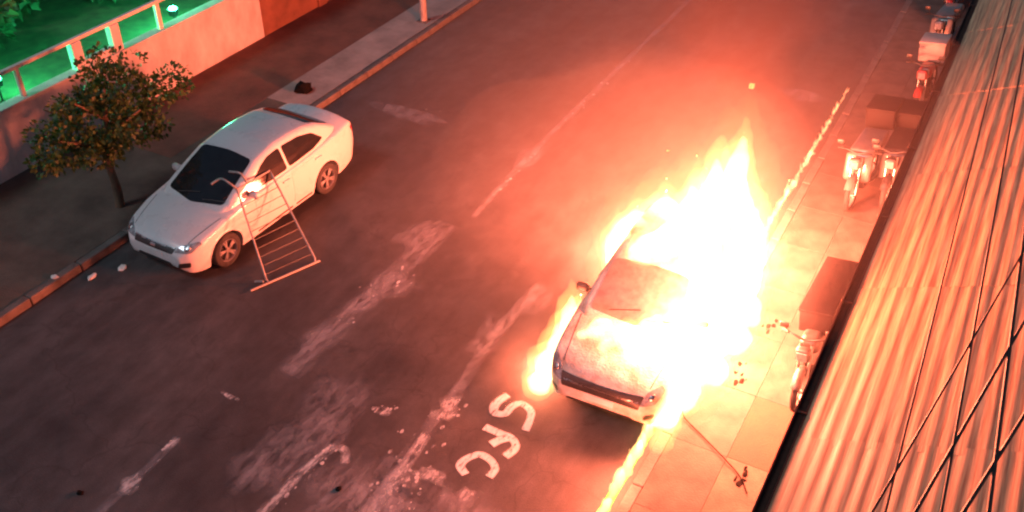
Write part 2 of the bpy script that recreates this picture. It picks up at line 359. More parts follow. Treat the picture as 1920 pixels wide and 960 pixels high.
# ================================================================== garden wall, railing and garden
wall = setp(empty('garden_wall', (WX, 10, .13)), 'low white rendered garden wall with a cream rail on top', 'wall')
def at(o, bm):   # world-space bmesh into the thing's frame
    bmesh.ops.translate(bm, verts=bm.verts, vec=-o.location); return bm
obj('wall_body', at(wall, slab(WX - .2, WX, -6, 16.4, .10, 1.36)), M['wall'], wall)
obj('coping', at(wall, box_bm((WX - .1, 5.2, 1.385), (.26, 22.44, .05), .012)), M['wall'], wall)
obj('top_rail', at(wall, box_bm((WX - .1, 5.0, 1.98), (.09, 22.0, .07), .012)), M['rail'], wall)
for y, wd in ((4.0, .08), (6, .08), (8.1, .08), (10.1, .08), (13.52, .10), (15.6, .09)):
    obj('railing_post', at(wall, box_bm((WX - .1, y, 1.675), (.08, wd, .545), .008)), M['rail'], wall)
for y in (11.4, 12.34):
    obj('railing_pillar', at(wall, box_bm((WX - .1, y, 1.675), (.16, .22, .545), .012)), M['wall'], wall)
obj('plinth', at(wall, box_bm((WX - .1, 11.87, 1.47), (.14, .71, .13), .01)), M['wall'], wall)
bw = setp(empty('red_brown_wall', (WX, 20, .13)), 'red brown rendered wall beyond the white garden wall', 'wall')
obj('wall_body', at(bw, slab(WX - .2, WX - .01, 16.405, 60, .10, 1.9)), M['brown_wall'], bw)
obj('coping', at(bw, box_bm((WX - .1, 38.2, 1.925), (.25, 43.5, .05), .01)), M['brown_wall'], bw)
for y in (18.6, 21.4): obj('pilaster', at(bw, box_bm((WX + .01, y, 1.0), (.06, .3, 1.75), .01)), M['brown_wall'], bw)
lawn = setp(obj('lawn', grid_sheet(-60, WX - .2, -8, 40, .7, 40, 40, .12), M['lawn'], smooth=True), kind='structure', label='dark green lawn behind the garden wall')

def leaf_cloud(blobs, n, size, seed, gap=-.18):
    rnd = random.Random(seed); bm = bmesh.new(); tot = sum(b[3] * b[4] * b[5] for b in blobs)
    for (x, y, z, rx, ry, rz) in blobs:
        for _ in range(int(n * rx * ry * rz / tot)):
            while True:
                p = Vector((rnd.uniform(-1, 1), rnd.uniform(-1, 1), rnd.uniform(-1, 1)))
                if .25 < p.length < 1: break
            p = p.normalized() * (p.length ** .5) * (1 + .35 * noise.noise(p * 2.3 + Vector((seed, x, y))))
            if noise.noise(p * 3.1 + Vector((y, seed * 2.7, x))) < gap: continue
            c = Vector((x + p.x * rx, y + p.y * ry, z + p.z * rz)); s = size * rnd.uniform(.6, 1.35)
            d = (p + Vector((rnd.gauss(0, .7), rnd.gauss(0, .7), rnd.gauss(0, .7) - .2))).normalized(); u = d.cross(Vector((rnd.gauss(0, 1), rnd.gauss(0, 1), rnd.gauss(0, 1)))).normalized()
            q = [c, c + d * s * .5 + u * s * .3, c + d * s, c + d * s * .5 - u * s * .3]
            q[1].z += s * .06; q[3].z += s * .06
            bm.faces.new([bm.verts.new(v) for v in q])
    return bm
# ------------------------------------------------------------------ street tree
tree = setp(empty('street_tree', (-12.95, 9.55, .13)), 'small olive leaved street tree on the pavement behind the white sedan', 'tree')
obj('trunk', tube_bm(curve_pts([(0, 0, -.05), (.02, .02, .35), (-.02, .03, .8), (.03, .08, 1.25), (.0, .2, 1.7), (-.05, .35, 2.1)], 5), [.085 - .0022 * i for i in range(26)], 10), M['bark'], tree, smooth=True)
for (a, b, c) in [((.02, .06, 1.1), (.2, -.45, 1.5), (.1, -.95, 1.8)), ((.0, .1, 1.25), (-.2, .65, 1.6), (-.1, 1.2, 1.85)), ((.0, .1, 1.3), (.45, .2, 1.7), (.7, .35, 1.9)), ((0, .1, 1.2), (-.5, -.1, 1.6), (-.7, -.4, 1.9)), ((0, .2, 1.6), (.2, -.2, 2.0), (.15, -.5, 2.3))]:
    obj('limb', tube_bm(curve_pts([a, b, c], 5), [.04 - .0026 * i for i in range(11)], 7), M['bark'], tree, smooth=True)
blobs = [(0, -.05, 1.7, .75, .6, .42), (.1, -.75, 1.6, .5, .5, .34), (-.1, .75, 1.8, .6, .55, .38), (0, .3, 2.2, .45, .5, .3), (.15, 1.4, 1.7, .4, .5, .2), (.1, -1.05, 1.95, .28, .3, .2), (.35, .35, 1.4, .4, .7, .22), (-.25, .6, 2.45, .3, .35, .2), (.1, -.4, 2.2, .28, .3, .2), (.3, -.3, 1.3, .35, .35, .2), (.2, -1.25, 1.55, .3, .22, .14), (.1, 1.7, 1.85, .25, .25, .12), (-.1, 1.05, 2.3, .22, .25, .14), (.4, .8, 1.25, .25, .3, .14), (.2, -.7, 2.35, .18, .18, .12), (0, .15, 2.62, .2, .2, .12)]
o = obj('crown', leaf_cloud(blobs, 11500, .09, 3, gap=-.02), M['leaf'], tree)
# ------------------------------------------------------------------ garden shrubs and green lamps
def shrub(loc, blobs, n, size, seed, label):
    t = setp(empty('garden_shrub', loc), label, 'shrub', 'shrubs in the garden behind the wall')
    obj('foliage', leaf_cloud(blobs, n, size, seed), M['leaf2'], t)
    for k in range(4):
        a = k * 1.6 + seed; obj('stem', tube_bm([(0, 0, -.05), (.15 * math.cos(a), .15 * math.sin(a), .4), (.4 * math.cos(a), .4 * math.sin(a), .85)], [.03, .022, .012], 6), M['bark'], t)
shrub((-19.6, 10.9, .7), [(0, 0, .9, .9, .9, .7), (.4, .9, .8, .7, .8, .6)], 1500, .28, 11, 'large leaved dark shrub at the garden corner beside the left green lamp')
shrub((-20.6, 13.4, .7), [(0, 0, .9, 1.0, 1.0, .8), (.2, 1.1, 1.1, .8, .9, .7)], 1500, .3, 12, 'large leaved dark shrub in the middle of the garden at the top edge')
shrub((-19.2, 15.6, .7), [(0, 0, .8, .9, .9, .7), (-.3, .9, .8, .7, .7, .6)], 1300, .24, 13, 'dark shrub behind the right green lamp at the top edge')
def green_lamp(loc, label, watts):
    t = setp(empty('garden_floodlight', loc), label, 'floodlight', 'green garden floodlights')
    obj('spike', tube_bm([(0, 0, 0), (0, 0, .35)], .02, 8), M['black'], t)
    obj('housing', lathe_bm([(.05, 0), (.10, .03), (.115, .16), (.105, .165)], 'Z', 16, (0, 0, .35)), M['black'], t, smooth=40)
    bm = bmesh.new(); bmesh.ops.create_uvsphere(bm, u_segments=14, v_segments=8, radius=.10); bmesh.ops.scale(bm, vec=(1, 1, .5), verts=bm.verts); bmesh.ops.translate(bm, vec=(0, 0, .52), verts=bm.verts)
    obj('lens', bm, M['lamp_green'], t, smooth=True)
    l = bpy.data.lights.new('green_light', 'POINT'); l.energy = watts; l.color = (.05, 1, .42); l.shadow_soft_size = .12
    lo = bpy.data.objects.new('green_light', l); COL.objects.link(lo); lo.parent = t; lo.location = (0, 0, .72)
green_lamp((-16.9, 10.55, .7), 'green garden floodlight at the left edge above the wall', 520)
green_lamp((-16.4, 14.75, .7), 'green garden floodlight at the top edge near the end of the rail', 560)
green_lamp((-16.2, 12.9, .7), 'small green garden floodlight behind the rail posts', 70)
# post on the left pavement
p = setp(empty('pavement_post', (-12.62, 18.95, .13)), 'tall pale post standing on the left pavement at the top edge', 'post')
obj('shaft', lathe_bm([(.085, 0), (.085, 2.6), (.07, 2.62)], 'Z', 16), M['box_white'], p, smooth=40)
obj('base_plate', box_bm((0, 0, .012), (.26, .26, .025), .005), M['kerb'], p)

# ================================================================== cars
def interp(tab):
    xs = np.array([a for a, _ in tab], float); ys = np.array([b for _, b in tab], float)
    gx = np.linspace(xs[0], xs[-1], 600); gy = np.interp(gx, xs, ys)
    k = 15; pad = np.concatenate([np.full(k, gy[0]) , gy, np.full(k, gy[-1])])
    gs = np.convolve(pad, np.hanning(2 * k + 1) / np.hanning(2 * k + 1).sum(), 'valid')
    gs[0] = ys[0]; gs[-1] = ys[-1]
    return lambda v: float(np.interp(v, gx, gs))
def loft(rows, flip=False):
    vs_, fs = [], []; n = len(rows[0])
    for r in rows: vs_ += r
    for i in range(len(rows) - 1):
        for k in range(n - 1):
            a = i * n + k; fs.append((a, a + 1, a + n + 1, a + n))
    return vs_, fs
def mirror_rows(rows):
    return [[(-x, y, z) for (x, y, z) in r[:0:-1]] + r for r in rows]
def patch(bvh, poly, plane, sgn, off=.006, rim=.006, cell=.05):
    """a panel laid on the body: poly in 2D, projected on the surface and given thickness"""
    bm = bmesh.new()
    def to3(a, b): return {'x': (0, a, b), 'y': (a, 0, b), 'z': (a, b, 0)}[plane]
    vsx = []
    for i, p in enumerate(poly):
        q = poly[(i + 1) % len(poly)]; L = math.dist(p, q); k = max(1, int(L / cell))
        for j in range(k): vsx.append(bm.verts.new(to3(p[0] + (q[0] - p[0]) * j / k, p[1] + (q[1] - p[1]) * j / k)))
    bm.faces.new(vsx)
    axes = {'x': (1, 2), 'y': (0, 2), 'z': (0, 1)}[plane]
    for ax in axes:
        lo = min(v.co[ax] for v in bm.verts); hi = max(v.co[ax] for v in bm.verts); c = lo + cell
        while c < hi:
            nn = [0, 0, 0]; nn[ax] = 1; co = [0, 0, 0]; co[ax] = c
            bmesh.ops.bisect_plane(bm, geom=bm.verts[:] + bm.edges[:] + bm.faces[:], plane_co=co, plane_no=nn); c += cell
    ai = {'x': 0, 'y': 1, 'z': 2}[plane]; nor = {}; dead = []
    for v in bm.verts:
        o_ = v.co.copy(); o_[ai] = sgn * 20; d = Vector((0, 0, 0)); d[ai] = -sgn
        h, nn, _, _ = bvh.ray_cast(o_, d)
        if h is None: dead.append(v); continue
        if nn.dot(d) > 0: nn = -nn
        v.co = h + nn * off; nor[v] = nn
    bmesh.ops.delete(bm, geom=dead, context='VERTS')
    bmesh.ops.recalc_face_normals(bm, faces=bm.faces)
    for f_ in bm.faces:
        f_.normal_update()
    fl = [f_ for f_ in bm.faces if f_.normal.dot(nor[f_.verts[0]]) < 0]
    if fl: bmesh.ops.reverse_faces(bm, faces=fl)
    be = [e for e in bm.edges if e.is_boundary]; m_ = {}
    for e in be:
        for v in e.verts:
            if v not in m_: m_[v] = bm.verts.new(v.co - nor[v] * (off + rim))
    for e in be:
        a, b = e.verts
        try: bm.faces.new((a, b, m_[b], m_[a]))
        except ValueError: pass
    bmesh.ops.recalc_face_normals(bm, faces=bm.faces)
    return bm
def rounded(poly, r, n=4):
    out = []
    for i, p in enumerate(poly):
        a, b = Vector(poly[i - 1]), Vector(poly[(i + 1) % len(poly)]); p = Vector(p)
        u, v = (a - p), (b - p); rr = min(r, u.length * .45, v.length * .45); s, e = p + u.normalized() * rr, p + v.normalized() * rr
        for k in range(n + 1):
            t = k / n; q = s * (1 - t) ** 2 + p * 2 * t * (1 - t) + e * t * t; out.append((q.x, q.y))
    return out
def wheel(t, x, y, r, side, mt):
    wl = obj('wheel', lathe_bm([(r * .62, -.085), (r * .9, -.095), (r * .985, -.075), (r, -.03), (r, .03), (r * .985, .075), (r * .9, .095), (r * .62, .085)], 'X', 32, ring=True), M['rubber'], t, smooth=50)
    wl.location = (x, y, r); wl.rotation_euler = (random.random(), 0, 0)
    bm = bmesh.new(); ri = r * .66; s = side
    add_lathe(bm, [(ri * .99, s * .03), (ri * .93, s * .02), (ri * .2, s * .02)], 'X', 28)
    obj('wheel_well', bm, M['black'], wl)
    bm = bmesh.new()
    add_lathe(bm, [(ri, s * .088), (ri * .97, s * .095), (ri * .9, s * .075), (ri * .9, s * .03), (ri, s * .03)], 'X', 32, ring=True)
    for k in range(5):
        a = k * 2 * math.pi / 5; rot = Matrix.Rotation(a, 3, 'X')
        for da in (-.13, .13):
            add_box(bm, rot @ Matrix.Rotation(da, 3, 'X') @ Vector((s * .07, 0, ri * .53)), (.022, ri * .16, ri * .86), .006, rot @ Matrix.Rotation(da * 1.3, 3, 'X'), 1)
    add_lathe(bm, [(ri * .26, s * .05), (ri * .24, s * .085), (ri * .1, s * .09)], 'X', 16)
    obj('rim', bm, mt, wl, smooth=40)
    return wl
def build_car(name, loc, rz, S, label, paint, glass, burnt=False):
    t = setp(empty(name, loc, rz), label, 'car')
    w_, top, sho, bot = interp(S['w']), interp(S['top']), interp(S['sho']), interp(S['bot'])
    L, wr = S['L'], S['wr']; axles = S['ax']; AR = wr + .055
    ys = sorted(set([0, .01, .025, .045, .07] + list(np.arange(.1, L - .09, .03)) + [L - .07, L - .045, L - .025, L - .01, L] + [a + s * (AR - d) for a in axles for s in (-1, 1) for d in (.001, .01, .04)]))
    rows = []
    for y in ys:
        W, zt, zs, zb = w_(y), top(y), sho(y), bot(y); zlo = zb
        for a in axles:
            if abs(y - a) < AR: zlo = max(zb, wr + math.sqrt(AR * AR - (y - a) ** 2))
        arch = zlo > zb + .001
        def sx(z):
            u = max(0, min(1, (z - zb) / max(.05, zs - zb)))
            return W * (.93 + .07 * math.sin(min(1, u * 1.7) * math.pi / 2) - (.035 * ((u - .6) / .4) ** 2 if u > .6 else 0))
        r = [(0, y, zlo), (W * .55, y, zlo), (sx(zlo) - (.012 if arch else .05), y, zlo)]
        NS = 9
        for k in range(NS + 1):
            z = zlo + (zs - .03 - zlo) * k / NS; x = sx(z) + (.008 if arch and k < 2 else 0); r.append((x, y, z))
        xe = sx(zs - .03)
        r += [(xe - .008, y, zs - .012), (xe - .03, y, zs + .002), (xe - .07, y, zs + .012)]
        x6 = xe - .07
        for k in range(1, 7):
            u = k / 6; x = x6 * (1 - u); r.append((x, y, zs + .012 + (zt - zs - .012) * (1 - (1 - u) ** 2.2)))
        rows.append(r)
    full = mirror_rows([[(x, y, z) for x, y, z in r] for r in rows]); n = len(full[0])
    vs_, fs = loft(full)
    # close the underside seam and the two ends
    fs += [(i * n + n - 1, i * n, (i + 1) * n, (i + 1) * n + n - 1) for i in range(len(full) - 1)] if False else []
    fs.append(tuple(range(n))); fs.append(tuple(range((len(full) - 1) * n, len(full) * n))[::-1])
    bm = bmesh.new(); bv = [bm.verts.new(v) for v in vs_]
    for f_ in fs:
        try: bm.faces.new([bv[i] for i in f_])
        except ValueError: pass
    bmesh.ops.remove_doubles(bm, verts=bm.verts, dist=.0008); bmesh.ops.recalc_face_normals(bm, faces=bm.faces)
    for f_ in bm.faces:
        c = f_.calc_center_median()
        if f_.normal.z < -.75: f_.material_index = 1
    bvb = BVHTree.FromBMesh(bm)
    body = obj('body', bm, [paint, M['black']], t, smooth=42)
    # cabin
    ct, cw = interp(S['cab']), interp(S['cabw']); y0, y1 = S['cab'][0][0], S['cab'][-1][0]
    rows = []
    for y in np.arange(y0, y1 + .001, .025):
        zt = ct(y); zb = sho(y) - .03; W = cw(y); k_ = S.get('tumble', .36)
        def sx(z): return W - max(0, z - zb) * k_ - .12 * max(0, z - zb) ** 2
        ze = max(zb + .002, zt - .085); r = []
        for k in range(9): z = zb + (ze - zb) * k / 8; r.append((sx(z), y, z))
        xe = sx(ze); xt = max(.05, xe - .11); zc = lambda x: zt - .035 * (x / .7) ** 2
        for u in (.3, .6, .85): 
            q = Vector((xe, ze)) * (1 - u) ** 2 + Vector((xe - .025, zc(xe) )) * 2 * u * (1 - u) + Vector((xt, zc(xt))) * u * u; r.append((q.x, y, q.y))
        for k in range(8): x = xt * (1 - k / 7); r.append((x, y, zc(x)))
        rows.append(r)
    full = mirror_rows(rows); vs_, fs = loft(full); bm = bmesh.new(); bv = [bm.verts.new(v) for v in vs_]
    for f_ in fs: bm.faces.new([bv[i] for i in f_])
    bmesh.ops.remove_doubles(bm, verts=bm.verts, dist=.0005); bmesh.ops.recalc_face_normals(bm, faces=bm.faces)
    bvc = BVHTree.FromBMesh(bm)
    cab = obj('roof', bm, paint, t, smooth=35)
    # glass
    def both(nm, poly, parent, bvh, m_, off=.006, rad=.05):
        for s in (1, -1): obj(nm, patch(bvh, rounded(poly, rad), 'x', s, off), m_, parent, smooth=50)
    obj('windscreen', patch(bvc, rounded(S['screen'], .08), 'z', 1, .007), glass, t, smooth=50)
    obj('rear_window', patch(bvc, rounded(S['rear'], .08), 'z', 1, .007), glass, t, smooth=50)
    for pl_ in S['side_glass']: both('side_window', pl_, t, bvc, glass)
    # doors, handles
    for (pl_, hp) in S['doors']:
        for s in (1, -1):
            d = obj('door', patch(bvb, rounded(pl_, .05), 'x', s, .004, .004, .06), paint, t, smooth=50)
            h_, nn, _, _ = bvb.ray_cast(Vector((s * 9, hp[0], hp[1])), Vector((-s, 0, 0)))
            obj('handle', box_bm((h_.x + s * .02, hp[0], hp[1]), (.03, .17, .028), .01), paint if not burnt else M['black'], d, smooth=40)
            obj('sill_trim', patch(bvb, [(pl_[0][0] + .04, .225), (pl_[1][0] - .04, .225), (pl_[1][0] - .04, .26), (pl_[0][0] + .04, .26)], 'x', s, .007), M['black'], d)
    for nm, pl_, m_, mir, rad in S['front']:
        for s in ((1, -1) if mir else (1,)):
            pp = [(s * a, b) for a, b in pl_]
            if s < 0: pp = pp[::-1]
            q = obj(nm, patch(bvb, rounded(pp, rad), 'y', -1, .008, .01, .03), m_, t, smooth=50)
            if nm == 'headlight':
                c = Vector((sum(a for a, _ in pp) / len(pp), sum(b for _, b in pp) / len(pp))); 
                obj('lamp_reflector', patch(bvb, [(c.x + .045 * math.cos(k * .628), c.y + .035 * math.sin(k * .628)) for k in range(10)], 'y', -1, .013, .004, .03), M['chrome'], q, smooth=True)
    for nm, pl_, m_ in S['back']:
        for s in (1, -1):
            pp = [(s * a, b) for a, b in pl_]; obj(nm, patch(bvb, rounded(pp, .04), 'y', 1, .008, .01, .04), m_, t, smooth=50)
    # mirrors
    my, mz = S['mirror']
    for s in (1, -1):
        h_ = bvc.ray_cast(Vector((s * 9, my, mz)), Vector((-s, 0, 0)))[0]; hx = h_.x if h_ else s * .8
        mr_ = obj('mirror', box_bm((hx + s * .12, my - .02, mz + .03), (.19, .1, .13), .04, None, 3), paint if not burnt else M['black'], t, smooth=60)
        obj('mirror_arm', box_bm((hx + s * .02, my, mz), (.08, .05, .04), .01), M['black'], mr_)
    # wipers
    for x_ in (-.35, .2):
        pts = []
        for k in range(5):
            u = k / 4; px, py = x_ + .42 * u, S['wiper'] + .1 * u + .02
            h_ = bvc.ray_cast(Vector((px, py, 5)), Vector((0, 0, -1)))[0]
            if h_: pts.append(h_ + Vector((0, 0, .018)))
        if len(pts) > 1: obj('wiper', tube_bm(pts, .008, 5), M['black'], t)
    # bonnet seam and shut lines
    for s in (1, -1):
        b0, b1 = S['bonnet']
        obj('bonnet_seam', patch(bvb, [(s * (w_(b0) * .78), b0), (s * (w_(b0) * .78) + .010, b0), (s * (w_(b1) * .84) + .010, b1), (s * (w_(b1) * .84), b1)][::s], 'z', 1, .0025, .002, .08), M['black'], t)
    obj('boot_seam', patch(bvb, [(-.62, L - S['boot']), (.62, L - S['boot']), (.62, L - S['boot'] + .012), (-.62, L - S['boot'] + .012)], 'z', 1, .0025, .002, .08), M['black'], t) if S.get('boot') else None
    for a in axles:
        for s in (1, -1): wheel(t, s * (w_(a) - .105), a, wr, s, M['alloy'])
    return t
SED = dict(L=4.45, wr=.305, ax=(.79, 3.39), tumble=.34,
    w=[(0, .52), (.05, .63), (.14, .73), (.32, .81), (.7, .86), (1.5, .868), (3.0, .868), (3.8, .85), (4.2, .79), (4.36, .73), (4.45, .63)],
    top=[(0, .56), (.04, .655), (.12, .72), (.3, .79), (.7, .885), (1.1, .955), (1.35, .985), (2.5, 1.02), (3.5, 1.08), (3.9, 1.125), (4.30, 1.145), (4.37, 1.10), (4.42, .94), (4.45, .72)],
    sho=[(0, .50), (.05, .58), (.15, .645), (.4, .735), (.8, .835), (1.3, .915), (2, .945), (3.2, .99), (3.9, 1.04), (4.30, 1.06), (4.39, .98), (4.45, .68)],
    bot=[(0, .36), (.04, .26), (.12, .20), (.3, .175), (1.3, .175), (3, .18), (4.0, .21), (4.3, .27), (4.45, .40)],
    cab=[(.84, .875), (1.0, .95), (1.5, 1.205), (1.9, 1.385), (2.4, 1.468), (2.8, 1.475), (3.2, 1.445), (3.5, 1.37), (3.85, 1.195), (3.98, 1.11)],
    cabw=[(.84, .66), (1.15, .77), (1.9, .815), (2.8, .82), (3.4, .80), (3.8, .74), (3.98, .66)],
    screen=[(-.61, 1.06), (0, .93), (.61, 1.06), (.54, 1.92), (0, 1.96), (-.54, 1.92)],
    rear=[(-.52, 3.36), (.52, 3.36), (.58, 3.86), (-.58, 3.86)],
    side_glass=[[(1.45, .975), (2.46, .995), (2.46, 1.37), (2.16, 1.345), (1.95, 1.27)], [(2.52, 1.005), (3.18, 1.03), (3.5, 1.10), (3.28, 1.28), (2.95, 1.355), (2.52, 1.37)]],
    doors=[([(1.5, .28), (2.47, .28), (2.47, .90), (1.56, .885)], (2.33, .84)), ([(2.49, .28), (3.0, .28), (3.1, .55), (3.28, .72), (3.36, .93), (2.49, .90)], (3.2, .865))],
    front=[('grille', [(-.42, .56), (.42, .56), (.45, .64), (-.45, .64)], M['black'], False, .02), ('chrome_bar', [(-.44, .632), (.44, .632), (.45, .652), (-.45, .652)], M['chrome'], False, .005), ('headlight', [(.44, .585), (.72, .60), (.79, .70), (.74, .72), (.5, .665)], M['lamp_glass'], True, .025),
           ('lower_intake', [(-.4, .27), (.4, .27), (.36, .38), (-.36, .38)], M['black'], False, .03), ('fog_lamp', [(.5, .32), (.68, .33), (.70, .43), (.54, .42)], M['black'], True, .03), ('number_plate', [(-.2, .43), (.2, .43), (.2, .53), (-.2, .53)], M['plate'], False, .008), ('badge', [(-.05, .575), (.05, .575), (.055, .63), (-.055, .63)], M['chrome'], False, .02)],
    back=[('tail_light', [(.45, .82), (.74, .82), (.76, .97), (.5, .95)], M['tail'])],
    mirror=(1.55, .97), wiper=1.0, bonnet=(.22, .86), boot=.62)
build_car('white_sedan', (-11.04, 8.52, 0), R(-1.9), SED, 'white four door sedan parked by the left kerb with the barrier leaning on it', M['paint'], M['glass']).scale = (.975, .975, .975)
HAT = dict(L=3.95, wr=.295, ax=(.74, 3.2), tumble=.33,
    w=[(0, .56), (.05, .67), (.14, .76), (.3, .82), (.6, .845), (1.5, .85), (3.0, .85), (3.6, .83), (3.85, .77), (3.95, .66)],
    top=[(0, .62), (.04, .72), (.12, .79), (.3, .86), (.65, .94), (1.0, 1.0), (1.2, 1.02), (2.5, 1.03), (3.5, 1.05), (3.8, 1.04), (3.9, .95), (3.95, .75)],
    sho=[(0, .55), (.05, .64), (.15, .71), (.4, .80), (.8, .88), (1.2, .945), (2, .965), (3.2, 1.0), (3.8, .99), (3.9, .9), (3.95, .7)],
    bot=[(0, .36), (.04, .26), (.12, .21), (.3, .19), (1.3, .19), (3, .2), (3.6, .23), (3.85, .3), (3.95, .42)],
    cab=[(.95, .96), (1.15, 1.06), (1.5, 1.29), (1.8, 1.45), (2.2, 1.515), (2.8, 1.515), (3.3, 1.46), (3.6, 1.28), (3.84, 1.06)],
    cabw=[(.95, .71), (1.2, .78), (1.7, .80), (2.8, .80), (3.4, .77), (3.84, .68)],
    screen=[(-.63, 1.10), (0, 1.02), (.63, 1.10), (.55, 1.80), (0, 1.83), (-.55, 1.80)],
    rear=[(-.52, 3.42), (.52, 3.42), (.56, 3.76), (-.56, 3.76)],
    side_glass=[[(1.6, 1.03), (2.2, 1.03), (2.2, 1.40), (2.0, 1.39), (1.82, 1.31)], [(2.26, 1.03), (2.95, 1.05), (2.95, 1.37), (2.26, 1.40)]],
    doors=[([(1.36, .28), (2.21, .28), (2.21, .93), (1.42, .91)], (2.07, .86)), ([(2.23, .28), (2.74, .28), (2.85, .55), (3.05, .95), (2.23, .93)], (2.9, .88))],
    front=[('grille', [(-.54, .52), (.54, .52), (.58, .69), (-.58, .69)], M['black'], False, .02), ('chrome_bar', [(-.52, .607), (.52, .607), (.53, .628), (-.53, .628)], M['chrome'], False, .005), ('headlight', [(.55, .58), (.72, .60), (.80, .74), (.74, .78), (.6, .73)], M['lamp_glass'], True, .03),
           ('lower_intake', [(-.5, .27), (.5, .27), (.46, .34), (-.46, .34)], M['black'], False, .03), ('fog_lamp', [(.6, .34), (.72, .35), (.73, .43), (.62, .43)], M['black'], True, .03), ('number_plate', [(-.2, .40), (.2, .40), (.2, .50), (-.2, .50)], M['plate'], False, .008)],
    back=[('tail_light', [(.5, .8), (.76, .8), (.78, .97), (.55, .97)], M['tail'])],
    mirror=(1.45, 1.02), wiper=1.1, bonnet=(.2, 1.0))
build_car('burning_car', (-3.45, 8.82, 0), R(1.5), HAT, 'white hatchback engulfed in flames in the right lane', M['paint_burnt'], M['glass_burnt'], True)

# ================================================================== crowd barrier against the sedan
bar = setp(empty('crowd_barrier', (-9.2, 9.5, 0)), 'galvanised steel crowd barrier leaning against the white sedan', 'barrier')
B0, B1 = Vector((-9.33, 9.13, .03)), Vector((-8.99, 9.96, .03)); T0, T1 = Vector((-10.22, 9.72, 1.20)), Vector((-10.23, 10.52, 1.12))
def loc_(p): return Vector(p) - bar.location
obj('frame', tube_bm(curve_pts([loc_(p) for p in (T0, T0.lerp(B0, .5), B0.lerp(T0, .04))], 6) + [loc_(B0.lerp(B1, .04))] + [loc_(B0.lerp(B1, .5)), loc_(B0.lerp(B1, .96))] + curve_pts([loc_(p) for p in (B1.lerp(T1, .04), B1.lerp(T1, .5), T1)], 6) + [loc_(T0.lerp(T1, .5)), loc_(T0)], .017, 10), M['galv'], bar, smooth=60)
for k in range(1, 11):
    u = k / 11; obj('bar', tube_bm([loc_(B0.lerp(T0, u)), loc_(B1.lerp(T1, u))], .0065, 6), M['bike_grey'], bar)
obj('foot', tube_bm([loc_(B1 + Vector((.02, .05, 0))), loc_(B0), loc_(B0 + (B0 - B1) * .33)], .021, 8), M['galv'], bar)
obj('foot', tube_bm([loc_(B0 + Vector((-.06, -.02, .03))), loc_(B0 + Vector((-.2, -.06, .0)))], .022, 8), M['galv'], bar)
obj('hook', tube_bm([loc_(p) for p in curve_pts([T0, T0 + Vector((-.12, -.03, .10)), T0 + Vector((-.30, -.02, .12)), T0 + Vector((-.42, -.12, .04))], 5)], .018, 8), M['galv'], bar, smooth=60)
obj('hook', tube_bm([loc_(p) for p in curve_pts([T0.lerp(T1, .3), T0.lerp(T1, .3) + Vector((-.12, .02, .14)), T0.lerp(T1, .25) + Vector((-.34, .03, .13))], 5)], .018, 8), M['galv'], bar, smooth=60)

